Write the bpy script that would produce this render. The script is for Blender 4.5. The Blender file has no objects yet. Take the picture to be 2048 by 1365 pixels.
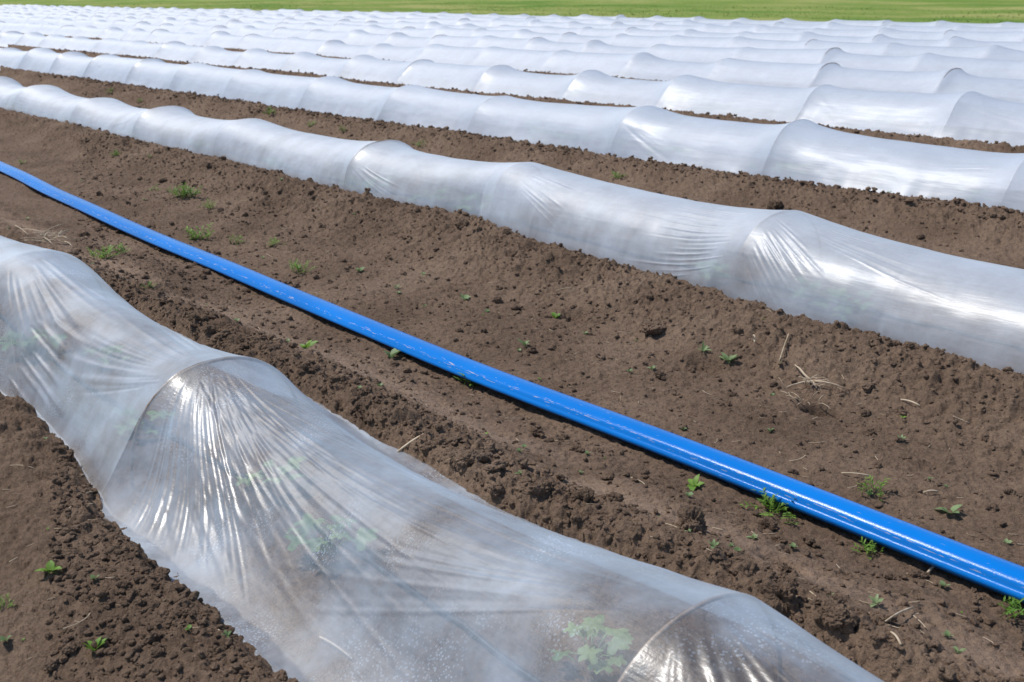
import bpy, math, random
import numpy as np
from mathutils import Matrix, Vector

SC = bpy.context.scene
COL = SC.collection
rng = random.Random(7)
nr = np.random.RandomState(11)

# ------------------------------------------------------------------ camera
# x along the rows (to the right), y across the rows (away), z up; camera at (0,0,1.6)
F, CX, CY, CAMH = 2200.0, 1024.0, 682.5, 1.6
p1 = np.array([-1000 - CX, -9 - CY, F]); p2 = np.array([0 - CX, -19 - CY, F])
UP = np.cross(p1, p2); UP /= np.linalg.norm(UP)
if UP[1] > 0: UP = -UP
A_ = p1 / np.linalg.norm(p1)
C_ = np.cross(A_, UP); C_ /= np.linalg.norm(C_)
if C_[2] < 0: C_ = -C_
def W(v):
    v = np.array(v, float); return (-(A_ @ v), C_ @ v, UP @ v)
cam = bpy.data.cameras.new("camera"); camo = bpy.data.objects.new("camera", cam); COL.objects.link(camo)
c0, c1, c2 = W((1, 0, 0)), W((0, -1, 0)), W((0, 0, -1))
camo.matrix_world = Matrix(((c0[0], c1[0], c2[0], 0), (c0[1], c1[1], c2[1], 0), (c0[2], c1[2], c2[2], CAMH), (0, 0, 0, 1)))
cam.sensor_width = 36; cam.lens = F * 36 / 2048; cam.clip_start = .05; cam.clip_end = 5000
cam.dof.use_dof = True; cam.dof.focus_distance = 4.0; cam.dof.aperture_fstop = 6.3
SC.camera = camo
def at(px, py, z=0.0):
    """point of the level z that the photograph shows at pixel px,py (2048 wide)"""
    r = np.array([px - CX, py - CY, F]); t = (z - CAMH) / (r @ UP)
    return float(-(r @ A_) * t), float((r @ C_) * t)

# ------------------------------------------------------------------ noise
def h2(ix, iy, s):
    ix = ix.astype(np.int64).astype(np.uint32); iy = iy.astype(np.int64).astype(np.uint32)
    h = ix * np.uint32(374761393) + iy * np.uint32(668265263) + np.uint32((s * 362437 + 12345) & 0xffffffff)
    h = (h ^ (h >> np.uint32(13))) * np.uint32(1274126177)
    h = h ^ (h >> np.uint32(16)); h = h * np.uint32(2246822519); h ^= h >> np.uint32(15)
    return h.astype(np.float64) / 4294967296.0
def vn(x, y, s):
    ix = np.floor(x); iy = np.floor(y); fx = x - ix; fy = y - iy
    fx = fx * fx * fx * (fx * (fx * 6 - 15) + 10); fy = fy * fy * fy * (fy * (fy * 6 - 15) + 10)
    a = h2(ix, iy, s); b = h2(ix + 1, iy, s); c = h2(ix, iy + 1, s); d = h2(ix + 1, iy + 1, s)
    return (a + (b - a) * fx) * (1 - fy) + (c + (d - c) * fx) * fy - .5
def fbm(x, y, s, o=4, g=.5):
    r = 0; amp = 1
    for k in range(o):
        ca, sa = math.cos(.6 * k + .3), math.sin(.6 * k + .3)
        r = r + amp * vn((x * ca - y * sa) * 2 ** k + 3.7 * k, (x * sa + y * ca) * 2 ** k - 1.3 * k, s + k); amp *= g
    return r
def lumps(x, y, cell, s, dens):
    """rounded clods of random size scattered over the plane: their height above it"""
    wx = x + .35 * cell * fbm(x / cell * 1.7, y / cell * 1.7, s + 50, 3); wy = y + .35 * cell * fbm(x / cell * 1.7 + 9, y / cell * 1.7 + 4, s + 60, 3)
    ix = np.floor(wx / cell); iy = np.floor(wy / cell); h = np.zeros_like(x)
    for i in (-1, 0, 1):
        for j in (-1, 0, 1):
            cx, cy = ix + i, iy + j
            px = (cx + h2(cx, cy, s)) * cell; py = (cy + h2(cx, cy, s + 1)) * cell
            r = cell * (.16 + .42 * h2(cx, cy, s + 2) ** 1.6)
            ex = np.clip((dens - h2(cx, cy, s + 3)) * 6, 0, 1)
            d2 = ((wx - px) / (.75 + .5 * h2(cx, cy, s + 4))) ** 2 + (wy - py) ** 2
            h = np.maximum(h, np.sqrt(np.maximum(r * r * ex - d2, 0)) * (.55 + .5 * h2(cx, cy, s + 5)))
    return h
def sst(a, b, x):
    t = np.clip((x - a) / (b - a), 0, 1); return t * t * (3 - 2 * t)

# ------------------------------------------------------------------ rows: hoop tops, heights
HO = {0: [(95, 503), (470, 716), (1440, 1193)],
      1: [(78, 170), (195, 196), (330, 212), (490, 238), (765, 281), (1042, 326), (1566, 422)],
      2: [(80, 96), (143, 103), (213, 109), (300, 117), (390, 126), (500, 139), (655, 153), (820, 170), (1000, 192), (1290, 212), (1600, 239), (2075, 306)],
      3: [(510, 97), (605, 104), (725, 110), (845, 119), (1000, 130), (1180, 140), (1370, 150), (1650, 170), (1942, 183)],
      4: [(440, 62), (505, 68), (585, 74), (668, 80), (765, 87), (870, 88), (985, 93), (1125, 100), (1285, 105), (1455, 116), (1663, 125), (1912, 136)],
      5: [(1190, 80), (1320, 88), (1495, 94), (1670, 95), (1855, 106)]}
YN = [1.57, 5.0, 8.2, 11.7, 15.1, 18.4, 21.6, 24.5, 27.7, 30.9, 34.0]
NROW = len(YN)
def yc(r, X):
    X = np.asarray(X, float)
    if r == 0: return 1.58 + 0 * X + .05 * sst(-3.0, -7.0, X)
    if r == 1: return np.interp(X, [-16, -10, -7, -5, -3, -1.5], [5.28, 5.25, 5.13, 5.06, 4.9, 4.86])
    return YN[r] + .06 * np.sin(X * .13 + r * 2.1) * (r > 2)
HX, HT = [], []
for r in range(NROW):
    xs, ts = [], []
    for (px, py) in HO.get(r, []):
        # the pixel is where the hoop passes out of sight over the crown, a little beyond its top
        v = np.array([px - CX, py - CY, F]); X = -3.0; hw = .335 if r == 0 else .43; t_ = .42; z = .4
        for _ in range(12):
            y0 = float(yc(r, X)); ph = .42 * math.atan((CAMH - z) / y0 * hw / t_) if r == 0 else 0
            t = (y0 + hw * math.sin(ph)) / (v @ C_); X = float(-(v @ A_) * t); z = CAMH + float(v @ UP) * t; t_ = min(.48, max(.33, z / math.cos(ph)))
        xs.append(X); ts.append(t_)
    Y = YN[r]; lo, hi = -3.35 * Y - 5, -.30 * Y + 2.5
    rr = random.Random(100 + r)
    if not xs: xs, ts = [-.5 * Y + rr.uniform(-1, 1)], [.41]
    while xs[-1] < hi: xs.append(xs[-1] + rr.uniform(1.8, 2.15)); ts.append(rr.uniform(.38, .45))
    while xs[0] > lo: xs.insert(0, xs[0] - rr.uniform(1.8, 2.15)); ts.insert(0, rr.uniform(.37, .43))
    HX.append(np.array(xs)); HT.append(np.array(ts))

# edges of the sheeting, where the soil begins (offset from the row's centre line)
NE0 = [(-7, 1.2), (-4.63, 1.21), (-4.37, 1.25), (-3.92, 1.21), (-3.41, 1.14), (-3.22, 1.09), (-2.89, 1.075), (-2.63, 1.075), (-2.48, 1.09), (-2.11, 1.08), (-1.2, 1.05), (0, 1.1)]
FE0 = [(-7.1, 2.15), (-4.69, 2.12), (-3.63, 2.12), (-3.13, 2.08), (-2.84, 2.07), (-2.41, 2.04), (-2.12, 2.09), (-1.85, 2.13), (-1.35, 2.13), (0, 2.1)]
NE1 = [(-16.31, 4.87), (-13.69, 4.87), (-11.53, 4.81), (-9.84, 4.85), (-8.52, 4.77), (-7.39, 4.73), (-6.67, 4.72), (-5.86, 4.80), (-5.19, 4.65), (-4.46, 4.59), (-3.85, 4.56), (-3.3, 4.47), (-2.96, 4.45), (-2.56, 4.47), (-2.29, 4.43), (-1.84, 4.41), (-.5, 4.38)]
def edges(r, X):
    X = np.asarray(X, float)
    wob = .035 * fbm(X * 1.3, X * 0 + r * 7.3, 31 + r, 3)
    wob = wob + .02 * fbm(X * 9, X * 0 + 3.3 * r, 33, 2)
    if r == 0: return np.interp(X, *zip(*NE0)) - yc(0, X) + .3 * wob, np.interp(X, *zip(*FE0)) - yc(0, X) + .3 * wob
    if r == 1: return np.interp(X, *zip(*NE1)) + .02 - yc(1, X) + .25 * wob, .44 + wob
    if r == 2: return -.53 + wob, .50 + wob
    if r == 3: return -.63 + wob, .56 + wob
    return -.70 + wob, .62 + wob

def ridge_gain(r, X):
    """soil is thrown higher against some rows than others"""
    g = 1.0 + .5 * fbm(np.asarray(X, float) * .35, np.zeros_like(X) + r * 3.1, 77, 2)
    if r == 4: g = g + .55 * sst(-20, -27, X) 
    if r == 3: g = g + .35 * sst(-15, -20, X)
    if r > 2: g = g - .35
    if r > 4: g = g * .3
    return g
def soil(X, Y, fine=True):
    """height of the soil, and how trodden (smooth) it is"""
    X = np.asarray(X, float); Y = np.asarray(Y, float)
    near = np.full(X.shape, 9.0); bed = np.zeros(X.shape, bool); gain = np.ones(X.shape)
    for r in range(NROW):
        m = np.abs(Y - YN[r]) < 2.0
        if not m.any(): continue
        e0, e1 = edges(r, X[m]); d = Y[m] - yc(r, X[m])
        q = np.where(d < 0, e0 - d, d - e1)           # >0 outside the sheeting
        nm = near[m]; nb = q < nm; nm[nb] = q[nb]; near[m] = nm
        gm = gain[m]; gm[nb] = ridge_gain(r, X[m])[nb]; gain[m] = gm
        bm = bed[m]; bm |= q < 0; bed[m] = bm
    q = near; qo = np.clip(q, 0, 9); gain = 1 + (gain - 1) * sst(.65, .15, qo)
    base = .055 * gain * sst(-.01, .07, q) - (.155 * sst(.10, .75, qo + .1 * fbm(X * 1.5, Y * 1.5, 5, 2)))
    base = base + .035 * fbm(X * 1.1, Y * 1.6, 3, 3) * sst(0, .3, q) + .012 * fbm(X * 3, Y * 3, 4, 3)
    # wheel track beside the first row
    tc = 2.48 + .05 * np.sin(X * 1.1); track = np.exp(-((Y - tc) / .15) ** 2)
    base = base - .022 * track
    flat = np.exp(-((Y - 3.05) / .33) ** 2)
    calm = np.clip(.9 * track * (vn(X * 1.2, Y * 1.2, 9) > -.36) + .75 * flat, 0, 1)
    rough = np.clip(1 - calm, 0, 1) * (.35 + .65 * sst(.75, .25, qo))
    rough = rough * (1 - .55 * sst(1.15, .95, Y)); rough = np.where(bed, .16, rough)
    # hollows under the dry root
    for (hx, hy, s, dp) in HOLES:
        base = base - dp * np.exp(-((((X - hx) / (1.5 * s)) ** 2 + ((Y - hy) / s) ** 2)) ** 2)
    h = base
    if fine:
        wx = X + .02 * fbm(X * 22, Y * 22, 15, 2); wy = Y + .02 * fbm(X * 22 + 5, Y * 22, 16, 2)
        h = h + lumps(X, Y, .14, 200, .22 * rough) * .5
        h = h + lumps(X, Y, .066, 210, .08 + .55 * rough) * .60 * (.4 + .6 * rough) + lumps(X, Y, .042, 230, .10 + .65 * rough) * .6 * (.5 + .5 * rough)
        h = h + lumps(X, Y, .025, 220, .30 + .65 * rough) * .8 * (.6 + .4 * rough)
        h = h + .045 * rough * np.abs(fbm(wx * 9, wy * 9, 20, 4)) + .014 * (.45 + .55 * rough) * fbm(wx * 30, wy * 30, 25, 4, .62) + .006 * fbm(wx * 7, wy * 7, 27, 2) * (.5 + .5 * rough)
        # shrinkage cracks in the dried track
        ck = np.abs(fbm(X * 5, Y * 5, 40, 3)); h = h - .010 * track * np.clip(1 - ck / .012, 0, 1)
    return h, np.clip(track * 1.0 * sst(-.35, .15, fbm(X * 2.2, Y * 3.2, 41, 3) + .15), 0, 1), bed
HOLES = [(*at(1640, 803, -.05), .048, .14), (*at(1560, 1170, -.08), .05, .05), (*at(1500, 1215, -.07), .05, .04), (*at(1415, 690, -.0), .06, .06), (*at(1150, 600, .0), .05, .05)]
def H(x, y):
    return float(soil(np.array([x]), np.array([y]))[0][0])
def on_soil(px, py, z=-.06):
    for _ in range(4):
        x, y = at(px, py, z); z = H(x, y)
    return x, y, z

# ------------------------------------------------------------------ mesh and object helpers
def mesh_np(name, V, Fq, mat, smooth=True, uv=None, attrs=None):
    V = np.ascontiguousarray(V, np.float32); Fq = np.ascontiguousarray(Fq, np.int32); n = Fq.shape[1]
    me = bpy.data.meshes.new(name)
    me.vertices.add(len(V)); me.vertices.foreach_set("co", V.ravel())
    me.loops.add(Fq.size); me.loops.foreach_set("vertex_index", Fq.ravel())
    me.polygons.add(len(Fq)); me.polygons.foreach_set("loop_start", np.arange(0, Fq.size, n, dtype=np.int32))
    me.polygons.foreach_set("use_smooth", np.full(len(Fq), smooth))
    me.update(calc_edges=True)
    if uv is not None:
        l = me.uv_layers.new(name="UVMap"); l.data.foreach_set("uv", np.ascontiguousarray(uv[Fq.ravel()], np.float32).ravel())
    for k, v in (attrs or {}).items():
        a = me.attributes.new(k, 'FLOAT', 'POINT'); a.data.foreach_set("value", np.ascontiguousarray(v, np.float32))
    me.materials.append(mat)
    return me
def grid_faces(nu, nv):
    i = np.arange(nu - 1)[:, None] * nv + np.arange(nv - 1)[None, :]
    return np.stack([i, i + nv, i + nv + 1, i + 1], -1).reshape(-1, 4)
def link(name, me, parent=None, loc=None):
    o = bpy.data.objects.new(name, me); COL.objects.link(o)
    if parent: o.parent = parent
    if loc is not None: o.location = loc
    return o
def tag(o, label, cat, group=None, kind=None):
    if label: o["label"] = label
    if cat: o["category"] = cat
    if group: o["group"] = group
    if kind: o["kind"] = kind
    return o
class MB:
    def __init__(s): s.v = []; s.f = []
    def add(s, V, Fs):
        b = len(s.v); s.v += [tuple(p) for p in V]; s.f += [tuple(b + i for i in f) for f in Fs]
    def tube(s, pts, rad, n=6):
        pts = [Vector(p) for p in pts]; V = []; Fs = []
        rad = rad if isinstance(rad, (list, tuple)) else [rad] * len(pts)
        for i, p in enumerate(pts):
            d = (pts[min(i + 1, len(pts) - 1)] - pts[max(i - 1, 0)]).normalized()
            a = d.cross(Vector((.13, .21, .97))); a = a.normalized() if a.length > .05 else d.cross(Vector((1, 0, 0))).normalized(); b = d.cross(a)
            for k in range(n):
                t = 2 * math.pi * k / n; V.append(p + (a * math.cos(t) + b * math.sin(t)) * rad[i])
        for i in range(len(pts) - 1):
            for k in range(n): Fs.append((i * n + k, i * n + (k + 1) % n, (i + 1) * n + (k + 1) % n, (i + 1) * n + k))
        Fs.append(tuple(range(n))[::-1]); Fs.append(tuple((len(pts) - 1) * n + k for k in range(n)))
        s.add(V, Fs)
    def mesh(s, name, mat, smooth=True):
        me = bpy.data.meshes.new(name); me.from_pydata(s.v, [], s.f); me.materials.append(mat)
        if smooth: me.polygons.foreach_set("use_smooth", [True] * len(me.polygons))
        me.update(); return me

# ------------------------------------------------------------------ materials
def new_mat(name):
    m = bpy.data.materials.new(name); m.use_nodes = True; nt = m.node_tree; nt.nodes.clear()
    out = nt.nodes.new("ShaderNodeOutputMaterial")
    def N(t, **k):
        n = nt.nodes.new(t)
        for a, v in k.items():
            if a.startswith("i_"): n.inputs[a[2:].replace("_", " ")].default_value = v
            else: setattr(n, a, v)
        return n
    return m, nt, out, N, nt.links.new
def math_(N, L, op, a, b=None, c=None):
    n = N("ShaderNodeMath", operation=op)
    for i, v in enumerate((a, b, c)):
        if v is None: continue
        if hasattr(v, "is_output"): L(v, n.inputs[i])
        else: n.inputs[i].default_value = v
    return n.outputs[0]
def ramp(N, L, fac, stops):
    n = N("ShaderNodeValToRGB"); e = n.color_ramp.elements
    while len(e) < len(stops): e.new(.5)
    for k, (p, c) in zip(e, stops): k.position = p; k.color = (*c, 1)
    L(fac, n.inputs[0]); return n.outputs[0]

def soil_material():
    m, nt, out, N, L = new_mat("soil")
    geo = N("ShaderNodeNewGeometry"); P = geo.outputs["Position"]
    n1 = N("ShaderNodeTexNoise", i_Scale=1.6, i_Detail=6.0); L(P, n1.inputs["Vector"])
    n2 = N("ShaderNodeTexNoise", i_Scale=38.0, i_Detail=8.0, i_Roughness=.65); L(P, n2.inputs["Vector"])
    n3 = N("ShaderNodeTexNoise", i_Scale=230.0, i_Detail=4.0, i_Roughness=.7); L(P, n3.inputs["Vector"])
    c = ramp(N, L, n1.outputs[0], [(.3, (.158, .105, .071)), (.52, (.215, .146, .100)), (.72, (.27, .188, .131))])
    mx = N("ShaderNodeMix", data_type='RGBA', blend_type='MULTIPLY'); mx.inputs[0].default_value = .75
    L(c, mx.inputs[6]); L(ramp(N, L, n2.outputs[0], [(.28, (.55, .53, .52)), (.5, (.95, .95, .95)), (.75, (1.35, 1.32, 1.28))]), mx.inputs[7])
    at_ = N("ShaderNodeAttribute", attribute_name="dry")
    mx2 = N("ShaderNodeMix", data_type='RGBA'); L(math_(N, L, 'MULTIPLY', at_.outputs["Fac"], .8), mx2.inputs[0])
    L(mx.outputs[2], mx2.inputs[6]); L(ramp(N, L, n2.outputs[0], [(.3, (.31, .215, .15)), (.7, (.40, .28, .20))]), mx2.inputs[7])
    # pale chaff specks
    vo = N("ShaderNodeTexVoronoi", i_Scale=46.0); L(P, vo.inputs["Vector"])
    sp = math_(N, L, 'LESS_THAN', vo.outputs["Distance"], .085)
    sel = N("ShaderNodeSeparateColor"); L(vo.outputs["Color"], sel.inputs[0])
    sp = math_(N, L, 'MULTIPLY', sp, math_(N, L, 'GREATER_THAN', sel.outputs[0], .80))
    mx3 = N("ShaderNodeMix", data_type='RGBA'); L(math_(N, L, 'MULTIPLY', sp, .7), mx3.inputs[0]); L(mx2.outputs[2], mx3.inputs[6]); mx3.inputs[7].default_value = (.40, .33, .25, 1)
    b = N("ShaderNodeBsdfPrincipled"); b.inputs["Roughness"].default_value = .95; b.inputs["Specular IOR Level"].default_value = .15
    L(mx3.outputs[2], b.inputs["Base Color"])
    bp2 = N("ShaderNodeBump", i_Strength=.8, i_Distance=.016); L(n2.outputs[0], bp2.inputs["Height"]); last = bp2
    wv = N("ShaderNodeTexNoise", i_Scale=60.0, i_Detail=2.0); L(P, wv.inputs["Vector"])
    wp = N("ShaderNodeVectorMath", operation='MULTIPLY_ADD'); L(wv.outputs["Color"], wp.inputs[0]); wp.inputs[1].default_value = (.012, .012, .012); L(P, wp.inputs[2])
    for sc_, dist, st in ((75.0, .007, .75), (190.0, .0035, .7)):
        g_ = N("ShaderNodeTexVoronoi", i_Scale=sc_); L(wp.outputs[0], g_.inputs["Vector"])
        hg = math_(N, L, 'MULTIPLY', math_(N, L, 'SUBTRACT', .62, g_.outputs["Distance"]), g_.outputs["Color"])
        bb = N("ShaderNodeBump", i_Strength=st, i_Distance=dist * 2.2); L(hg, bb.inputs["Height"]); L(last.outputs[0], bb.inputs["Normal"]); last = bb
    bp = N("ShaderNodeBump", i_Strength=.9, i_Distance=.007); L(n3.outputs[0], bp.inputs["Height"]); L(last.outputs[0], bp.inputs["Normal"])
    L(bp.outputs[0], b.inputs["Normal"]); L(b.outputs[0], out.inputs[0])
    return m
def film_material(name, h0, h1, amp, tone, refl, rough, share, speck):
    m, nt, out, N, L = new_mat(name)
    tc = N("ShaderNodeTexCoord"); O = tc.outputs["Object"]
    mp = N("ShaderNodeMapping"); mp.inputs["Scale"].default_value = (2.0, 26, 26); L(O, mp.inputs[0])
    ns = N("ShaderNodeTexNoise", i_Scale=1.0, i_Detail=5.0, i_Roughness=.6); L(mp.outputs[0], ns.inputs["Vector"])
    nl = N("ShaderNodeTexNoise", i_Scale=3.2, i_Detail=5.0, i_Roughness=.6); L(O, nl.inputs["Vector"])
    nf = N("ShaderNodeTexNoise", i_Scale=150.0, i_Detail=3.0); L(O, nf.inputs["Vector"])
    bp = N("ShaderNodeBump", i_Strength=.30, i_Distance=.006); L(ns.outputs[0], bp.inputs["Height"])
    bp2 = N("ShaderNodeBump", i_Strength=.14, i_Distance=.003); L(nf.outputs[0], bp2.inputs["Height"]); L(bp.outputs[0], bp2.inputs["Normal"])
    nrm = bp2.outputs[0]
    lw = N("ShaderNodeLayerWeight", i_Blend=.5); fc = lw.outputs["Facing"]
    # milky scattering by the condensed droplets: more of it the flatter one looks along the sheet
    hz = math_(N, L, 'MULTIPLY_ADD', math_(N, L, 'POWER', fc, 1.3), h1, h0)
    hz = math_(N, L, 'ADD', hz, math_(N, L, 'MULTIPLY', math_(N, L, 'SUBTRACT', nl.outputs[0], .5), amp))
    if speck:       # patches of fine droplets
        vo = N("ShaderNodeTexVoronoi", i_Scale=110.0); L(O, vo.inputs["Vector"])
        pn = N("ShaderNodeTexNoise", i_Scale=5.0, i_Detail=4.0); L(O, pn.inputs["Vector"])
        pm = math_(N, L, 'MULTIPLY', math_(N, L, 'MAXIMUM', math_(N, L, 'SUBTRACT', pn.outputs[0], .52), 0.0), 5.0)
        hz = math_(N, L, 'ADD', hz, math_(N, L, 'MULTIPLY', math_(N, L, 'LESS_THAN', vo.outputs["Distance"], .33), math_(N, L, 'MULTIPLY', pm, speck)))
    hz = math_(N, L, 'MINIMUM', math_(N, L, 'MAXIMUM', hz, .05), .95)
    tr = N("ShaderNodeBsdfTransparent"); tr.inputs[0].default_value = (.97, .975, .98, 1)
    di = N("ShaderNodeBsdfDiffuse"); di.inputs[0].default_value = (*tone, 1); L(nrm, di.inputs["Normal"])
    tl = N("ShaderNodeBsdfTranslucent"); tl.inputs[0].default_value = (*tone, 1); L(nrm, tl.inputs["Normal"])
    m1 = N("ShaderNodeMixShader"); m1.inputs[0].default_value = .45; L(di.outputs[0], m1.inputs[1]); L(tl.outputs[0], m1.inputs[2])
    m2 = N("ShaderNodeMixShader"); L(hz, m2.inputs[0]); L(tr.outputs[0], m2.inputs[1]); L(m1.outputs[0], m2.inputs[2])
    rf = math_(N, L, 'MULTIPLY_ADD', math_(N, L, 'POWER', fc, 3.0), .58, refl)
    g1 = N("ShaderNodeBsdfGlossy", i_Roughness=rough); L(nrm, g1.inputs["Normal"])
    g2 = N("ShaderNodeBsdfGlossy", i_Roughness=.55); L(nrm, g2.inputs["Normal"])
    mg = N("ShaderNodeMixShader"); mg.inputs[0].default_value = share; L(g1.outputs[0], mg.inputs[1]); L(g2.outputs[0], mg.inputs[2])
    m3 = N("ShaderNodeMixShader"); L(rf, m3.inputs[0]); L(m2.outputs[0], m3.inputs[1]); L(mg.outputs[0], m3.inputs[2])
    L(m3.outputs[0], out.inputs[0])
    return m
def hose_material():
    m, nt, out, N, L = new_mat("blue_hose")
    uv = N("ShaderNodeUVMap"); uv.uv_map = "UVMap"
    sx = N("ShaderNodeSeparateXYZ"); L(uv.outputs[0], sx.inputs[0])
    mp = N("ShaderNodeMapping"); mp.inputs["Scale"].default_value = (14, 75, 1); L(uv.outputs[0], mp.inputs[0])
    n = N("ShaderNodeTexNoise", i_Scale=1.0, i_Detail=3.0, i_Roughness=.55); L(mp.outputs[0], n.inputs["Vector"])
    nb = N("ShaderNodeTexNoise", i_Scale=1.3, i_Detail=2.0); L(uv.outputs[0], nb.inputs["Vector"])
    # a band of scuffs along the flattened side
    band = math_(N, L, 'SUBTRACT', 1.0, math_(N, L, 'MULTIPLY', math_(N, L, 'ABSOLUTE', math_(N, L, 'SUBTRACT', sx.outputs[1], .40)), 14.0))
    band = math_(N, L, 'MAXIMUM', band, 0.0)
    sc = math_(N, L, 'GREATER_THAN', math_(N, L, 'ADD', n.outputs[0], math_(N, L, 'MULTIPLY', band, .13)), .725)
    mp2 = N("ShaderNodeMapping"); mp2.inputs["Scale"].default_value = (60, 160, 1); L(uv.outputs[0], mp2.inputs[0])
    n2 = N("ShaderNodeTexNoise", i_Scale=1.0, i_Detail=4.0); L(mp2.outputs[0], n2.inputs["Vector"])
    sc2 = math_(N, L, 'GREATER_THAN', math_(N, L, 'ADD', n2.outputs[0], math_(N, L, 'MULTIPLY', band, .06)), .755)
    sc = math_(N, L, 'MAXIMUM', sc, sc2)
    base = ramp(N, L, nb.outputs[0], [(.3, (.0003, .150, .52)), (.7, (.0003, .192, .64))])
    mx = N("ShaderNodeMix", data_type='RGBA'); L(math_(N, L, 'MULTIPLY', sc, .75), mx.inputs[0]); L(base, mx.inputs[6]); mx.inputs[7].default_value = (.58, .50, .38, 1)
    b = N("ShaderNodeBsdfPrincipled"); L(mx.outputs[2], b.inputs["Base Color"])
    L(math_(N, L, 'MULTIPLY_ADD', sc, .4, .19), b.inputs["Roughness"]); b.inputs["Specular IOR Level"].default_value = .3
    nw = N("ShaderNodeTexNoise", i_Scale=260.0, i_Detail=2.0); L(uv.outputs[0], nw.inputs["Vector"])
    bp = N("ShaderNodeBump", i_Strength=.16, i_Distance=.002); L(nw.outputs[0], bp.inputs["Height"]); L(bp.outputs[0], b.inputs["Normal"])
    L(b.outputs[0], out.inputs[0]); return m
def plain(name, c1, c2, scale=20, rough=.7, spec=.3, trans=0.0):
    m, nt, out, N, L = new_mat(name)
    tc = N("ShaderNodeTexCoord"); n = N("ShaderNodeTexNoise", i_Scale=float(scale), i_Detail=4.0); L(tc.outputs["Object"], n.inputs["Vector"])
    oi = N("ShaderNodeObjectInfo")
    f = math_(N, L, 'ADD', n.outputs[0], math_(N, L, 'MULTIPLY', math_(N, L, 'SUBTRACT', oi.outputs["Random"], .5), .35))
    c = ramp(N, L, f, [(.3, c1), (.7, c2)])
    b = N("ShaderNodeBsdfPrincipled"); b.inputs["Roughness"].default_value = rough; b.inputs["Specular IOR Level"].default_value = spec
    L(c, b.inputs["Base Color"])
    if trans:
        t = N("ShaderNodeBsdfTranslucent"); L(c, t.inputs[0]); mx = N("ShaderNodeMixShader"); mx.inputs[0].default_value = trans
        L(b.outputs[0], mx.inputs[1]); L(t.outputs[0], mx.inputs[2]); L(mx.outputs[0], out.inputs[0])
    else: L(b.outputs[0], out.inputs[0])
    return m
def meadow_material():
    m, nt, out, N, L = new_mat("meadow")
    geo = N("ShaderNodeNewGeometry")
    mp = N("ShaderNodeMapping"); mp.inputs["Scale"].default_value = (.06, .16, 1); L(geo.outputs["Position"], mp.inputs[0])
    n = N("ShaderNodeTexNoise", i_Scale=1.0, i_Detail=6.0, i_Roughness=.6); L(mp.outputs[0], n.inputs["Vector"])
    n2 = N("ShaderNodeTexNoise", i_Scale=2.2, i_Detail=6.0, i_Roughness=.75); L(geo.outputs["Position"], n2.inputs["Vector"])
    f = math_(N, L, 'ADD', math_(N, L, 'MULTIPLY', n.outputs[0], .7), math_(N, L, 'MULTIPLY', n2.outputs[0], .3))
    c = ramp(N, L, f, [(.38, (.11, .21, .030)), (.5, (.21, .27, .060)), (.60, (.33, .33, .11))])
    b = N("ShaderNodeBsdfPrincipled"); b.inputs["Roughness"].default_value = .9; b.inputs["Specular IOR Level"].default_value = .1
    L(c, b.inputs["Base Color"])
    bp = N("ShaderNodeBump", i_Strength=.8, i_Distance=.12); L(n2.outputs[0], bp.inputs["Height"]); L(bp.outputs[0], b.inputs["Normal"])
    L(b.outputs[0], out.inputs[0]); return m

M_SOIL = soil_material(); M_FILMS = [film_material('clear_film', .10, .50, 1.6, (.70, .84, 1.0), .09, .26, .70, .40), film_material('misted_film', .40, .50, 1.0, (.82, .90, 1.0), .085, .32, .76, 0), film_material('milky_film', .64, .30, .45, (.76, .85, .98), .045, .30, .78, 0)]; M_HOSE = hose_material(); M_MEADOW = meadow_material()
M_HOOP = plain("hoop_wire", (.20, .14, .10), (.30, .22, .16), 30, .6)
M_STRAW = plain("dry_straw", (.38, .29, .19), (.66, .54, .39), 25, .8, .2)
M_ROOT = plain("dry_root", (.36, .27, .18), (.60, .48, .35), 40, .85, .15)
M_WEED = plain("weed_green", (.12, .25, .026), (.23, .38, .06), 30, .5, .35, .35)
M_WEED2 = plain("weed_pale_green", (.16, .24, .09), (.27, .36, .16), 30, .5, .35, .3)
M_CROP = plain("crop_leaf", (.17, .28, .10), (.32, .44, .20), 18, .55, .3, .4)
M_DRIP = plain("drip_tube", (.012, .012, .013), (.02, .02, .022), 10, .45, .4)
M_GRASS = plain("grass_blade", (.13, .21, .035), (.30, .31, .10), .35, .6, .2, .3)

# ------------------------------------------------------------------ ground
def stretch(segs):
    o = []
    for a, b, s in segs: o.append(np.linspace(a, b, int((b - a) / s), endpoint=False))
    return np.concatenate(o)
ys = stretch([(-1.2, .3, .03), (.3, 3.4, .0044), (3.4, 5.0, .0068), (5.0, 8.0, .018), (8.0, 9.6, .05), (9.6, 12.6, .03), (12.6, 36.5, .075)])
NXc = 1600
yy = np.maximum(ys, .6)
xl, xr = -3.0 * yy - 2.2, -.33 * yy + 2.4
DD = np.sqrt(yy ** 2 + 2.5); ul, ur = np.arcsinh(xl / DD), np.arcsinh(xr / DD)
GX = DD[:, None] * np.sinh(ul[:, None] + (ur - ul)[:, None] * np.linspace(0, 1, NXc)[None, :]); GY = np.repeat(ys[:, None], NXc, 1)
gz, dry, _bed = soil(GX.ravel(), GY.ravel())
# overhanging crumbly look: push the grid sideways a little too
gx = GX.ravel() + .006 * fbm(GX.ravel() * 40, GY.ravel() * 40, 71, 2); gy = GY.ravel() + .006 * fbm(GX.ravel() * 40, GY.ravel() * 40 + 7, 72, 2)
me = mesh_np("ground", np.stack([gx, gy, gz], 1), grid_faces(len(ys), NXc), M_SOIL, attrs={"dry": dry})
tag(link("ground", me), None, None, kind="structure")
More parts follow.
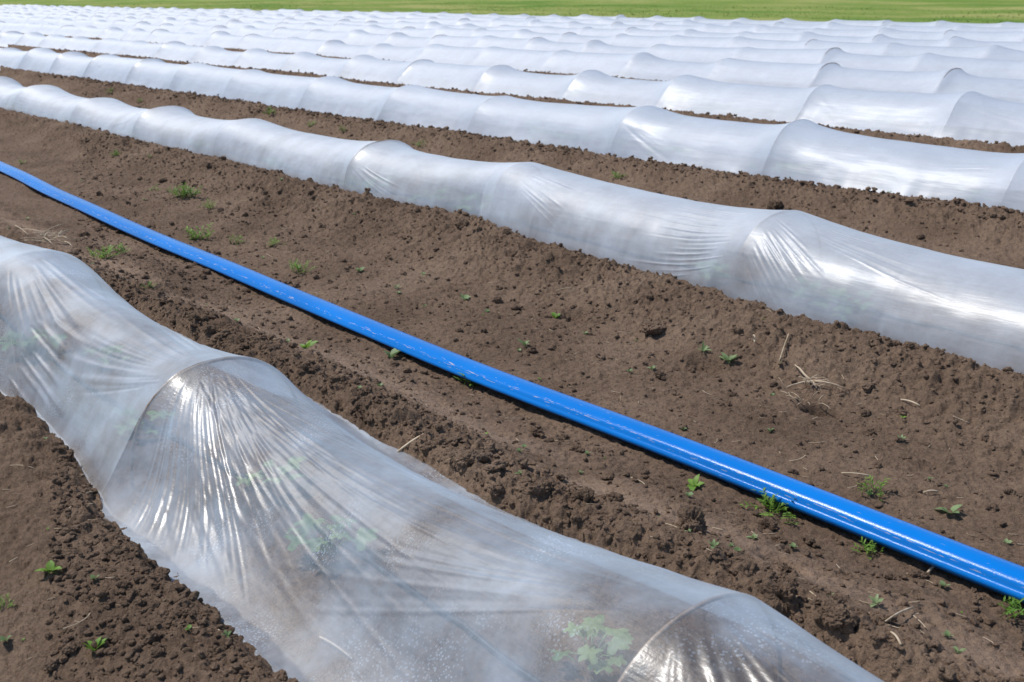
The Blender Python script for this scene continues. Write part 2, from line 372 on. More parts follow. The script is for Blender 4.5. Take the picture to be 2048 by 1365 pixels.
# the rest of the field round about
fx = np.array([-600, -250, -90, -20, -5, 8, 40, 150, 600.]); fy = np.array([-600, -200, -60, -20, -5, 5, 15, 25, 36.8])
gxx, gyy = np.meshgrid(fx, fy, indexing='ij')
me = mesh_np("outer_field", np.stack([gxx.ravel(), gyy.ravel(), np.full(gxx.size, -.30)], 1), grid_faces(len(fx), len(fy)), M_SOIL)
tag(link("outer_field", me), None, None, kind="structure")
# meadow behind the last row
my = np.concatenate([np.linspace(35.3, 80, 90), np.geomspace(82, 2500, 40)]); mxs = np.concatenate([-np.geomspace(1500, 125, 20), np.linspace(-120, 40, 260), np.geomspace(45, 1500, 20)])
gxx, gyy = np.meshgrid(mxs, my, indexing='ij')
mz = .12 * fbm(gxx * .35, gyy * .35, 91, 4) + .03 + .5 * sst(36, 120, gyy) - .38 * sst(36.6, 35.3, gyy)
me = mesh_np("meadow", np.stack([gxx.ravel(), gyy.ravel(), mz.ravel()], 1), grid_faces(len(mxs), len(my)), M_MEADOW)
tag(link("meadow", me), None, None, kind="structure")
n = 26000
bx = nr.uniform(-118, 5, n); by = 36.0 + nr.uniform(0, 1, n) ** 1.5 * 26
keep = (bx > -2.8 * by - 3) & (bx < -.25 * by + 3); bx, by = bx[keep], by[keep]; n = len(bx)
bz = .12 * fbm(bx * .35, by * .35, 91, 4) + .03 + .5 * sst(36, 120, by) - .02
hh = nr.uniform(.02, .07, n) * (1 + .8 * fbm(bx * .2, by * .3, 95, 2)); an = nr.uniform(0, 6.28, n); wd = nr.uniform(.02, .06, n); lx = nr.normal(0, .05, n); ly = nr.normal(0, .05, n)
V = np.stack([np.stack([bx - wd * np.cos(an), by - wd * np.sin(an), bz], 1), np.stack([bx + wd * np.cos(an), by + wd * np.sin(an), bz], 1), np.stack([bx + lx, by + ly, bz + hh], 1)], 1).reshape(-1, 3)
me = mesh_np("meadow_grass", V, np.arange(3 * n).reshape(-1, 3), M_GRASS, smooth=False)
tag(link("meadow_grass", me), "rough green and yellowish grass of the meadow behind the last tunnel row", "grass", kind="stuff")

# ------------------------------------------------------------------ soil crumbs
def ico(sub):
    t = (1 + 5 ** .5) / 2
    v = [(-1, t, 0), (1, t, 0), (-1, -t, 0), (1, -t, 0), (0, -1, t), (0, 1, t), (0, -1, -t), (0, 1, -t), (t, 0, -1), (t, 0, 1), (-t, 0, -1), (-t, 0, 1)]
    f = [(0, 11, 5), (0, 5, 1), (0, 1, 7), (0, 7, 10), (0, 10, 11), (1, 5, 9), (5, 11, 4), (11, 10, 2), (10, 7, 6), (7, 1, 8), (3, 9, 4), (3, 4, 2), (3, 2, 6), (3, 6, 8), (3, 8, 9), (4, 9, 5), (2, 4, 11), (6, 2, 10), (8, 6, 7), (9, 8, 1)]
    v = [np.array(p) / np.linalg.norm(p) for p in v]
    for _ in range(sub):
        c = {}; nf = []
        def mid(a, b):
            k = (min(a, b), max(a, b))
            if k not in c: q = v[a] + v[b]; v.append(q / np.linalg.norm(q)); c[k] = len(v) - 1
            return c[k]
        for a, b, d in f:
            x, y, z = mid(a, b), mid(b, d), mid(d, a); nf += [(a, x, z), (b, y, x), (d, z, y), (x, y, z)]
        f = nf
    return np.array(v), np.array(f)
def clod_shape(sub, seed, amp=.35):
    v, f = ico(sub); r = np.random.RandomState(seed)
    d = np.zeros(len(v))
    for k in range(14):
        a = r.normal(size=3); a /= np.linalg.norm(a); fr = r.uniform(1.5, 7); d += np.sin(v @ a * fr + r.uniform(0, 6.28)) / fr ** .8 * .7
    for k in range(7):          # broken facets
        a = r.normal(size=3); a /= np.linalg.norm(a); d -= np.maximum(v @ a - .68, 0) * .9
    if sub >= 3:
        for fr, am in ((2.6, .5), (6.0, .38), (13.0, .22)):
            d += am * (np.abs(fbm(v[:, 0] * fr, v[:, 1] * fr + 3, seed, 2)) + np.abs(fbm(v[:, 1] * fr + 7, v[:, 2] * fr, seed + 1, 2)) + np.abs(fbm(v[:, 2] * fr, v[:, 0] * fr + 5, seed + 2, 2)) - .4) * 1.6
    return v * (1 + amp * d)[:, None] * np.array([1, r.uniform(.7, 1), r.uniform(.6, .85)]), f
def crumbs(name, n, xy, rad, sub, sunk=.25):
    shapes = [clod_shape(sub, 300 + k) for k in range(8)]; VV, FF = [], []; b = 0
    z = soil(xy[:, 0], xy[:, 1])[0]
    for k in range(8):
        v, f = shapes[k]; idx = np.arange(k, len(xy), 8); m = len(idx)
        an = nr.uniform(0, 6.28, m); ti = nr.uniform(-.7, .7, m); ca, sa = np.cos(an), np.sin(an); ct, st = np.cos(ti), np.sin(ti)
        x0 = v[None, :, 0]; y0 = v[None, :, 1] * ct[:, None] - v[None, :, 2] * st[:, None]; z0 = v[None, :, 1] * st[:, None] + v[None, :, 2] * ct[:, None]
        R = rad[idx][:, None]
        P = np.stack([(x0 * ca[:, None] - y0 * sa[:, None]) * R + xy[idx, 0][:, None], (x0 * sa[:, None] + y0 * ca[:, None]) * R + xy[idx, 1][:, None], z0 * R + (z[idx] + rad[idx] * sunk)[:, None]], -1)
        VV.append(P.reshape(-1, 3)); FF.append((f[None] + (b + np.arange(m) * len(v))[:, None, None]).reshape(-1, 3)); b += m * len(v)
    V = np.concatenate(VV)
    return mesh_np(name, V, np.concatenate(FF), M_SOIL, smooth=False, attrs={"dry": np.zeros(len(V))})
def scatter(n, sharp, ymax=9.5):
    """more crumbs near, and against the sheeting edges"""
    out = []
    while len(out) < n:
        m = 4 * n
        y = .35 + (ymax - .35) * nr.uniform(0, 1, m) ** 1.7; x = nr.uniform(0, 1, m); x = (-2.6 * y - .8) + x * (2.35 * y + 1.6)
        q = np.full(m, 9.0)
        for r in range(4):
            e0, e1 = edges(r, x); d = y - yc(r, x); q = np.minimum(q, np.maximum(e0 - d, d - e1))
        ok = (q > .015) & (nr.uniform(0, 1, m) < np.exp(-np.maximum(q, 0) / sharp) + .10) & ((y > 1.2) | (nr.uniform(0, 1, m) < .45)) & (nr.uniform(0, 1, m) > .85 * np.exp(-((y - 2.5) / .15) ** 2)) & (np.abs(y - (hose_y(x))) > .06)
        out += list(zip(x[ok], y[ok]))
    return np.array(out[:n])
HPX = [(-260, 215), (0, 335), (225, 433), (450, 528), (700, 634), (950, 738), (1290, 880), (1500, 965), (1700, 1042), (2048, 1172), (2400, 1290)]
HP = np.array([at(x, y, -.055) for x, y in HPX])
def hose_y(x): return np.interp(x, HP[:, 0], HP[:, 1])
xy1 = scatter(30000, .38); r1 = .003 + .011 * nr.uniform(0, 1, len(xy1)) ** 2.6
xy2 = scatter(2600, .40); r2_ = .007 + .017 * nr.uniform(0, 1, len(xy2)) ** 2.6
o = link("soil_crumbs", crumbs("soil_crumbs", 0, xy1, r1, 1)); tag(o, "loose brown soil crumbs strewn over the bare ground between the tunnels", "soil crumbs", kind="stuff")
o = link("soil_lumps", crumbs("soil_lumps", 0, xy2, r2_, 3, .2)); tag(o, "larger broken lumps of brown soil heaped along the sheeting edges", "soil lumps", kind="stuff")
# far ridges: clods that break the line of the soil seen over the tunnels
xs_, ys_ = [], []
for r in (1, 2, 3, 4, 5, 6):
    m = [0, 0, 1500, 900, 500, 60, 30][r]; x = nr.uniform(-2.7 * YN[r], -.3 * YN[r] + 1, m); e0, e1 = edges(r, x)
    xs_.append(x); ys_.append(yc(r, x) + e0 - .04 - nr.uniform(0, .35, m) ** 1.3)
xy3 = np.stack([np.concatenate(xs_), np.concatenate(ys_)], 1); r3_ = .007 + .020 * nr.uniform(0, 1, len(xy3)) ** 3.5
o = link("ridge_clods", crumbs("ridge_clods", 0, xy3, r3_, 2, .3)); tag(o, "dark clods along the low soil ridges between the farther tunnel rows", "soil clods", kind="stuff")
# big clods one can point at
BIG = [(1385, 1068, .050, "biggest brown clod, upright with a dark side, right of the crumbly track"), (1167, 1008, .030, "upright dark clod beside a small hole next to the front tunnel"),
       (1080, 985, .040, "broad crumbly clod between the front tunnel and the wheel track"), (938, 925, .036, "pale rounded clod lying close to the far edge of the front tunnel"),
       (1072, 872, .024, "round dark clod on the near side of the blue hose, mid picture"), (1215, 955, .018, "small round clod alone between clods and blue hose"),
       (1500, 1190, .045, "flat dark clod by the hollow near the bottom hoop"), (1560, 1195, .040, "crumbly clod with a hollow behind it, above the bottom hoop"),
       (1660, 1265, .034, "lumpy clod behind the bottom hoop of the front tunnel"), (1700, 1300, .028, "rounded clod near the bottom edge behind the bottom hoop"),
       (1530, 1056, .024, "clod just below the bushy green weed at the hose"), (925, 447, .038, "dark clod heaped against the second tunnel, left of its hoop"),
       (1550, 412, .050, "dark clod behind the top of the second tunnel's hoop"), (1845, 258, .07, "dark clod on the soil ridge behind the third tunnel at right"),
       (960, 448, .05, "pointed heap of soil at the foot of a second-tunnel hoop"), (1310, 668, .045, "dark clod with deep shadow on the slope below the second tunnel")]
for i, (px, py, rad, lab) in enumerate(BIG):
    x, y, z = on_soil(px, py)
    v, f = clod_shape(4 if rad > .022 else 3, 500 + i, .42)
    v = v * rad * np.array([1, 1, 1.05])
    me = mesh_np("soil_clod", v, f, M_SOIL, smooth=False, attrs={"dry": np.zeros(len(v))})
    o = link("soil_clod", me, loc=(x, y, z + rad * .28)); o.rotation_euler = (0, 0, rng.uniform(0, 6))
    tag(o, lab, "soil clod", "big loose clods")

# ------------------------------------------------------------------ tunnels
SAG = {0: .17, 1: .11, 2: .13}
NUM = {0: "nearest tunnel, in the foreground, clear film with deep stretch folds and wide saddles", 1: "second tunnel from the front, clear film behind the blue hose with one sharp shiny hoop",
       2: "third tunnel from the front, with fine stretch folds and soil strips before and behind it", 3: "fourth tunnel from the front, thin soil ridge along its near foot",
       4: "fifth tunnel from the front, hazy film with round hoop bumps", 5: "sixth tunnel row from the front, about the middle of the rows", 6: "seventh tunnel row counted from the front",
       7: "eighth tunnel row counted from the front", 8: "third tunnel row from the back, before the last two", 9: "last but one tunnel row towards the green meadow", 10: "last tunnel row, its top edge against the green meadow"}
RES = {0: (.014, 330), 1: (.022, 290), 2: (.03, 150), 3: (.04, 100), 4: (.05, 72), 5: (.07, 54)}
def strokes(hx, sd, s0, n, psi, r0, Ln, sig, A, seed, spread=.0):
    """single stretch folds running from a hoop: (hoop x, side, start on the arc, angle, start, length, width, height)"""
    q = random.Random(seed); out = []
    for k in range(n):      # in order down the arc, so that neighbours run side by side
        c = min(1, max(0, (k + q.uniform(.1, .9)) / n))
        out.append((hx, sd, s0 - spread + 2 * spread * c, psi[1] + (psi[0] - psi[1]) * c + q.uniform(-.012, .012), q.uniform(*r0), q.uniform(*Ln), q.uniform(*sig), q.uniform(*A) * q.choice((1, 1, 1, -.8)), q.uniform(-.05, .05)))
    return out
def random_strokes(r, rr):
    B = []
    for i, hx in enumerate(HX[r]):
        for sd in (-1, 1):
            if rr.random() < .55:
                c = rr.uniform(-.1, .7) if sd > 0 else rr.uniform(-.35, .35)
                B += strokes(hx, sd, rr.uniform(-.4, -.02), rr.randint(5, 13), (c - .12, c + .12), (.03, .2), (.25, .8), (.006, .011), (.0014, .0034), rr.randint(0, 10 ** 6), rr.uniform(.05, .14))
    return B
def fold_field(X1, S, B):
    d = np.zeros_like(S)
    for hx, sd, s0, psi, r0, Ln, sg, A, bend in B:
        lo, hi = (hx, hx + r0 + Ln + .02) if sd > 0 else (hx - r0 - Ln - .02, hx)
        a, b = np.searchsorted(X1, lo), np.searchsorted(X1, hi)
        if b - a < 2: continue
        p = (sd * (X1[a:b] - hx))[:, None]; q = -(S[a:b] - s0)
        al = (p * math.cos(psi) + q * math.sin(psi) - r0) / Ln; t = -p * math.sin(psi) + q * math.cos(psi) - bend * Ln * .3 * al * al
        w = sg * (.7 + .8 * np.clip(al, 0, 1))
        env = np.clip(np.sin(math.pi * np.clip(al, 0, 1) ** .7), 0, 1)
        u = np.clip((t / w) ** 2, 0, 20); d[a:b] += A * env * (1 - .7 * u) * np.exp(-u)
    return d
hoop_mesh = None
def hoop_shape(w, t, n=26, th=.0045, sides=6):
    mb = MB(); pts = []
    for i in range(n + 1):
        th_ = math.pi * i / n; c, s = math.cos(th_), math.sin(th_)
        pts.append((0, -w * math.copysign(abs(c) ** .88, c), t * s ** .88 if s > 1e-6 else 0))
    pts = [(0, -w, -.12)] + pts + [(0, w, -.12)]
    mb.tube(pts, th, sides); return mb.mesh("hoop", M_HOOP)
HM_NEAR = hoop_shape(1, 1)  # replaced per row below, keeps wire round
bpy.data.meshes.remove(HM_NEAR)
for r in range(NROW):
    rr = random.Random(40 + r); hx, ht = HX[r], HT[r]
    dx, nv = RES.get(r, (.09, 40))
    x0, x1 = hx[0], hx[-1]
    X1 = np.concatenate([np.arange(x0, -9.5, .03), np.arange(-9.5, -1.0, .009), np.arange(-1.0, x1, .03)]) if r == 1 else np.concatenate([np.arange(x0, -5.3, .012), np.arange(-5.3, -.3, .0055), np.arange(-.3, x1, .012)]) if r == 0 else np.arange(x0, x1, dx) if r > 3 else np.arange(x0, x1, dx)
    if r < 4:       # lines of vertices just at the hoops
        X1 = X1[np.min(np.abs(X1[:, None] - hx[None, :]), 1) > .0045]; X1 = np.unique(np.concatenate([X1, hx, (hx + .004)[:-1], (hx - .004)[1:]])); X1 = X1[(X1 >= x0) & (X1 < x1)]
    if r > 0:       # coarser where the row is far off to the left
        keepm = np.ones(len(X1), bool); far = X1 < -1.6 * YN[r]; keepm[far] = (np.arange(far.sum()) % 2 == 0); X1 = X1[keepm]
    seg = np.clip(np.searchsorted(hx, X1, side='right') - 1, 0, len(hx) - 2); a = (X1 - hx[seg]) / (hx[seg + 1] - hx[seg])
    sagr = np.array([rr.uniform(.45, 1.6) for _ in hx]) * SAG.get(r, .17)
    skew = np.array([rr.uniform(.75, 1.3) for _ in hx])
    if r == 1: sagr = np.where(hx < -9, sagr * 1.5, sagr)
    ak = a ** skew[seg]
    g = 1 - np.abs(1 - 2 * ak) ** (1.9 if r == 0 else 2.7 if r == 1 else 4.2)
    tt = (ht[seg] * (1 - a) + ht[seg + 1] * a) * (1 - sagr[seg] * g)
    e0, e1 = edges(r, X1)
    ex = .88 + .10 * g                                        # squarer at the hoops, rounder between
    pz = .88 + (.45 if r == 0 else .12) * g                   # the skirts flare out between the hoops
    na = 2
    th = np.linspace(0, math.pi, nv); c, s = np.cos(th), np.sin(th)
    whop = .335 if r == 0 else .43; w_n, w_f = -e0, e1
    cc = np.sign(c)[None, :] * np.abs(c)[None, :] ** ex[:, None]; ss_ = np.abs(s)[None, :] ** pz[:, None]
    k0 = (1 - (.10 if r == 0 else .04) * g); wmn = (np.minimum(whop, w_n) * k0)[:, None]; wmf = (np.minimum(whop, w_f) * k0)[:, None]; fl = (1 - s[None, :]) ** (3.2 if r == 0 else 2.5)
    Yp = np.where(cc > 0, -(wmn + (w_n[:, None] - wmn) * fl) * cc, -(wmf + (w_f[:, None] - wmf) * fl) * cc); Zp = tt[:, None] * ss_
    ap = np.array([0, .5, 1])
    Yn = e0[:, None] - .06 * (1 - ap[None, :-1]); Yf = e1[:, None] + .06 * ap[None, 1:]
    YY = np.concatenate([Yn, Yp, Yf], 1); ZZ = np.concatenate([np.zeros_like(Yn), Zp, np.zeros_like(Yf)], 1)
    XX = np.repeat(X1[:, None], YY.shape[1], 1)
    # arc length from the crest (negative on the near side) for the folds
    ds = np.sqrt(np.diff(YY, axis=1) ** 2 + np.diff(ZZ, axis=1) ** 2); S = np.concatenate([np.zeros((len(X1), 1)), np.cumsum(ds, 1)], 1); S -= S[:, [na + nv // 2]]
    bl = random_strokes(r, rr) if 0 < r < 6 else []
    if r == 0:
        h0, h1, h2_ = [float(hx[int(np.argmin(np.abs(hx - v)))]) for v in (-4.9, -3.19, -1.18)]
        bl += strokes(h1, 1, -.02, 95, (.04, 1.12), (.05, .25), (.5, 1.15), (.004, .009), (.0012, .0028), 1, .05) + strokes(h1, 1, -.02, 40, (-.45, .25), (.05, .4), (.7, 1.5), (.005, .010), (.0012, .0026), 2, .06)
        bl += strokes(h1, 1, -.24, 10, (.15, .45), (.25, .5), (.5, .9), (.008, .013), (.0014, .0026), 3, .10)
        bl += strokes(h0, 1, -.30, 9, (.02, .20), (.55, .75), (.35, .65), (.012, .018), (.006, .010), 4, .17) + strokes(h0, 1, -.05, 14, (-.1, .5), (.1, .5), (.5, 1.0), (.010, .016), (.0018, .0032), 5, .06)
        bl += strokes(h1, -1, -.08, 18, (-.30, .25), (.04, .2), (.5, .9), (.009, .015), (.0014, .0030), 6, .12)
        bl += strokes(h2_, 1, .0, 26, (.0, 1.1), (.06, .2), (.4, .9), (.011, .020), (.003, .0065), 7, .06) + strokes(h2_, -1, .02, 22, (-.4, .35), (.05, .4), (.6, 1.3), (.008, .014), (.0014, .0028), 8, .08)
    if r == 1:
        k = int(np.argmin(np.abs(hx + 3.5))); ha, hb = float(hx[k]), float(hx[k - 1])
        bl = [b for b in bl if b[0] not in (ha, hb)]
        bl += strokes(ha, -1, -.30, 17, (-.10, .16), (.10, .35), (.35, .7), (.005, .008), (.0022, .0042), 11, .20) + strokes(ha, 1, -.27, 20, (.35, .85), (.05, .14), (.22, .5), (.005, .009), (.0028, .0052), 12, .17)
        bl += strokes(ha, 1, -.06, 12, (.0, .18), (.15, .5), (.5, .9), (.006, .010), (.0018, .0034), 13, .06) + strokes(hb, 1, -.12, 10, (.12, .35), (.2, .4), (.3, .6), (.006, .009), (.0014, .0028), 14, .07)
    fd = fold_field(X1, S, bl) if bl else np.zeros_like(XX)
    fd += .006 * fbm(XX * 2.5, S * 5, 600 + r, 3)             # slack
    # displace along the profile's normal
    ty = np.gradient(YY, axis=1); tz = np.gradient(ZZ, axis=1); ln = np.hypot(ty, tz) + 1e-9
    onair = sst(.0, .05, ZZ)
    YY2 = YY + (-tz / ln) * fd * onair; ZZ2 = ZZ + (ty / ln) * fd * onair
    YW = YY2 + yc(r, X1)[:, None]
    gh = np.zeros_like(YW)
    low = ZZ2 < .10
    gh[low] = soil(XX[low], YW[low], False)[0]
    nc_ = YY.shape[1]; hem = np.zeros(nc_); hem[0] = hem[-1] = -.07; hem[1] = hem[-2] = -.03
    inner = np.ones(nc_, bool); inner[:2] = inner[-2:] = False
    crk = .0035 * fbm(XX * 14, YW * 22, 620 + r, 3)
    ZZ2 = np.where(low & inner[None, :], np.maximum(ZZ2, gh + .012 + crk), ZZ2)
    ZZ2 = np.where(inner[None, :], ZZ2, gh + hem[None, :])
    V = np.stack([XX, YW, ZZ2], -1).reshape(-1, 3)
    oy = YN[r]; V[:, 1] -= oy
    root = bpy.data.objects.new("row_tunnel", None); COL.objects.link(root); root.location = (0, oy, 0)
    tag(root, NUM[r], "row tunnel", "film tunnels in rows across the field")
    link("plastic_film", mesh_np("plastic_film", V, grid_faces(len(X1), YY.shape[1]), M_FILMS[min(r, 2)]), root)
    # uniform height differs per hoop: scale z only a little round one mesh per row
    tm = float(np.mean(ht)); hm = hoop_shape(whop - .005, tm - .006, 28 if r < 3 else 12, .0055 if r < 2 else .0042, 6 if r < 3 else 4)
    first = None
    for k in range(len(hx)):
        if first is None: h = first = link("hoop", hm, root)
        else: h = first.copy(); COL.objects.link(h); h.parent = root
        q0, q1 = edges(r, np.array([hx[k]])); kk = min(1.0, (min(-float(q0[0]), float(q1[0])) - .012) / whop); h.location = (float(hx[k]), float(yc(r, hx[k])) - oy, 0); h.scale = (1, kk, float(ht[k]) / tm)

# drip tubes inside the two nearest rows
for r, lab in ((0, "thin dark drip tube under the film of the nearest tunnel"), (1, "thin dark drip tube under the film of the second tunnel")):
    x = np.arange(HX[r][0], HX[r][-1], .12); mb = MB()
    yq = yc(r, x) - .05 + .03 * np.sin(x * 1.7); zq = soil(x, yq)[0] + .012
    mb.tube(list(zip(x, yq, zq)), .009, 7); tag(link("drip_tube", mb.mesh("drip_tube", M_DRIP)), lab, "drip tube")

# ------------------------------------------------------------------ blue hose
xs_h = np.arange(HP[0, 0], HP[-1, 0], .03)
k_ = np.ones(9) / 9
pf = np.polyfit(HP[:, 0], HP[:, 1], 3, w=1 / (1 + .06 * np.abs(HP[:, 0]))); yh = np.polyval(pf, xs_h)
zg = np.max([soil(xs_h, yh + d, False)[0] for d in (-.03, 0, .03)], 0); 
for _ in range(40): zg = np.convolve(np.pad(zg, 4, 'edge'), k_, 'valid')
fill = sst(-5.0, -1.5, xs_h)                        # fuller to the right
nc = 48; tv = np.arange(nc) / nc * 2 * math.pi; V = []; UV = []
ax = .070 - .008 * fill; bz_ = .032 + .010 * fill
dyx = np.gradient(yh, xs_h)
for i in range(len(xs_h)):
    c, s = np.cos(tv), np.sin(tv)
    py_ = ax[i] * np.sign(c) * np.abs(c) ** .92; pz_ = bz_[i] * np.sign(s) * np.abs(s) ** .9
    lip = np.exp(-((tv - math.pi * 1.06) / .20) ** 2); crease = np.exp(-((tv - math.pi * .90) / .20) ** 2)
    py_ = py_ - .008 * lip + .004 * crease * fill[i] * .5; pz_ = pz_ + .003 * np.exp(-((tv - math.pi * 1.0) / .16) ** 2) - .0042 * crease * fill[i]
    V.append(np.stack([xs_h[i] - py_ * dyx[i], yh[i] + py_, zg[i] + bz_[i] + .006 + pz_], 1)); UV.append(np.stack([np.full(nc, xs_h[i]), np.arange(nc) / nc], 1))
V = np.concatenate(V); UV = np.concatenate(UV)
i = np.arange(len(xs_h) - 1)[:, None] * nc; j = np.arange(nc)[None, :]; j2 = (j + 1) % nc
Fh = np.stack([i + j, i + nc + j, i + nc + j2, i + j2], -1).reshape(-1, 4)[:, ::-1]
tag(link("flat_hose", mesh_np("flat_hose", V, Fh, M_HOSE, uv=UV)), "bright blue lay-flat water hose with scuffs lying on bare soil between the tunnels", "hose")

# ------------------------------------------------------------------ plants
def leaf_strip(L_, Wd, bend, n=6, cup=.25, tip=1.0):
    V = []; Fs = []
    for i in range(n + 1):
        t = i / n; w = Wd * (math.sin(math.pi * min(1, t * .92 + .08)) ** .75) * (1 - .25 * t); ang = bend * t
        x = L_ * t * math.cos(ang * .6); z = L_ * t * math.sin(ang * .6) if bend > 0 else L_ * t * math.sin(ang * .6)
        V += [(x, -w, z + cup * w), (x, 0, z), (x, w, z + cup * w)]
    for i in range(n):
        b = 3 * i; Fs += [(b, b + 3, b + 4, b + 1), (b + 1, b + 4, b + 5, b + 2)]
    return V, Fs
def xf(V, az, tilt, org=(0, 0, 0), roll=0):
    M = Matrix.Translation(org) @ Matrix.Rotation(az, 4, 'Z') @ Matrix.Rotation(-tilt, 4, 'Y') @ Matrix.Rotation(roll, 4, 'X')
    return [M @ Vector(p) for p in V]
def weed_broad(name, loc, size, n, mat, wide=.28, rr=rng, parts=True):
    root = None
    if parts: root = bpy.data.objects.new(name, None); COL.objects.link(root); root.location = loc
    mb = MB(); a0 = rr.uniform(0, 6.28)
    for k in range(n):
        L_ = size * rr.uniform(.65, 1.1); V, Fs = leaf_strip(L_, L_ * wide * rr.uniform(.8, 1.15), rr.uniform(-.9, -.1), 6, .3)
        az = a0 + k * 2.4 + rr.uniform(-.3, .3); tl = rr.uniform(.35, .95) if k > 1 else rr.uniform(.6, 1.2)
        st = [(0, 0, -.01), Vector((math.cos(az) * .15 * L_, math.sin(az) * .15 * L_, .12 * size)), ]
        V = xf(V, az, tl, tuple(st[1]), rr.uniform(-.4, .4))
        if parts:
            m2 = MB(); m2.tube(st, size * .025, 5); m2.add(V, Fs); link("leaf", m2.mesh("leaf", mat), root)
        else: mb.tube(st, size * .02, 4); mb.add(V, Fs)
    if parts: return root
    return link(name, mb.mesh(name, mat), None, loc)
def weed_feather(name, loc, size, n, mat, rr=rng):
    mb = MB()
    for k in range(n):
        az = rr.uniform(0, 6.28); tl = rr.uniform(.5, 1.45); L_ = size * rr.uniform(.55, 1.1); ox, oy = rr.gauss(0, size * .22), rr.gauss(0, size * .22)
        pts = [Vector((ox, oy, -.005)) + Vector((math.cos(az) * math.cos(tl) * L_ * t, math.sin(az) * math.cos(tl) * L_ * t, math.sin(tl) * L_ * t - .25 * L_ * t * t)) for t in (0, .33, .66, 1)]
        mb.tube(pts, [size * .012, size * .010, size * .008, size * .004], 4)
        for q in range(7):
            t = .3 + .1 * q; p = Vector((ox, oy, -.005)) + Vector((math.cos(az) * math.cos(tl) * L_ * t, math.sin(az) * math.cos(tl) * L_ * t, math.sin(tl) * L_ * t - .25 * L_ * t * t))
            V, Fs = leaf_strip(L_ * rr.uniform(.16, .32), L_ * .042, -.2, 2, .2); sd = 1 if q % 2 else -1
            mb.add(xf(V, az + sd * rr.uniform(.5, 1.1), rr.uniform(.1, .9), tuple(p)), Fs)
    return link(name, mb.mesh(name, mat), None, loc)

FE = [(368, 395, .085, 26, "brightest bushy weed clump on the bare soil above the hose, left"), (206, 516, .06, 16, "low bright green weed near the front tunnel's far edge, left"),
      (240, 506, .05, 12, "small green weed tuft just right of a brighter one beside the front tunnel"), (228, 297, .05, 12, "small bright weed tuft at the foot of the second tunnel, far left"),
      (390, 480, .08, 15, "loose feathery weed right above the hose at left"), (420, 418, .05, 10, "feathery weed right of the brightest clump"),
      (602, 545, .06, 12, "sparse green weed above the hose, left of centre"), (470, 487, .05, 9, "thin weed with two pale sprigs above the hose"), (545, 494, .045, 8, "tiny sprig pair right of the thin weed above the hose"),
      (298, 578, .05, 7, "thin lone green sprig on the wheel track at left"), (1553, 1024, .075, 24, "bushy bright green weed touching the near side of the hose, right of centre"),
      (1748, 990, .06, 9, "flat feathery weed just behind the hose at right"), (2016, 1228, .07, 9, "narrow-leaved weed with long shadow at the right edge below the hose"), (1745, 1108, .05, 9, "small upright weed between wheel track and hose at right"),
      (310, 383, .04, 7, "tiny pale weed left of the brightest clump"), (42, 328, .04, 8, "small green tuft just above the hose at the far left"), (298, 610 - 300, .03, 6, "dim weed sprout high on the slope at left"), (948, 768, .075, 16, "leafy green weed leaning on the near side of the hose, centre"), (10, 1212, .035, 8, "dark green weed cut off by the left picture edge")]
for px, py, s, n_, lab in FE:
    o = weed_feather("weed_tuft", on_soil(px, py), s * (1.9 if py < 560 and px < 640 else 1.35), int(n_ * 1.5), M_WEED); tag(o, lab, "weed", "weeds on the bare soil")
BR = [(612, 700, .055, 6, .30, M_WEED, "small rosette weed on the wheel track, left of centre"), (782, 716, .06, 4, .42, M_WEED2, "three-leaved seedling touching the near side of the hose"),
      (948, 772, .075, 9, .14, M_WEED, "star-shaped leaves of the weed leaning on the hose, centre"), (1388, 975, .045, 6, .32, M_WEED, "small broad-leaved weed on the near side of the hose, below its shiny stripe"),
      (1898, 1030, .05, 4, .36, M_WEED2, "pale seedling with two wide leaves behind the hose at right"), (1408, 676, .042, 8, .16, M_WEED2, "pale grey-green rosette at the edge of the dark hollow"),
      (1460, 682, .055, 11, .24, M_WEED2, "yellowish broad weed beside the dark hollow below the second tunnel"), (1050, 694, .045, 6, .25, M_WEED2, "small pale rosette on the flat soil above the hose"),
      (930, 600, .045, 6, .3, M_WEED2, "pale low weed on the flat soil, centre"), (1110, 636, .04, 4, .38, M_WEED, "single bright round-leaved sprout on flat soil, centre"),
      (100, 1138, .037, 6, .40, M_WEED, "bright green seedling on the soil at lower left"), (190, 1304, .037, 6, .32, M_WEED, "dark seedling with a black shadow near the bottom left corner"),
      (720, 545, .04, 5, .3, M_WEED2, "tiny pale weed on the slope foot left of centre"), (793, 578, .035, 5, .22, M_WEED2, "tiny star weed on the flat soil left of centre")]
for px, py, s, n_, w_, mt, lab in BR:
    o = weed_broad("weed", on_soil(px, py), s, n_, mt, w_); tag(o, lab, "weed", "weeds on the bare soil")
# little greens on the strip behind the second tunnel
for px, py in [(110, 168), (222, 183), (277, 196), (545, 244), (622, 257), (688, 272), (735, 274), (842, 293), (1372, 322), (1235, 362), (1505, 345), (1680, 370), (1770, 410)]:
    o = weed_feather("weed_tuft", on_soil(px, py, -.05), rng.uniform(.09, .14), 14, M_WEED); tag(o, "small green weed tuft on the soil strip behind the second tunnel", "weed", "weeds behind the second tunnel")
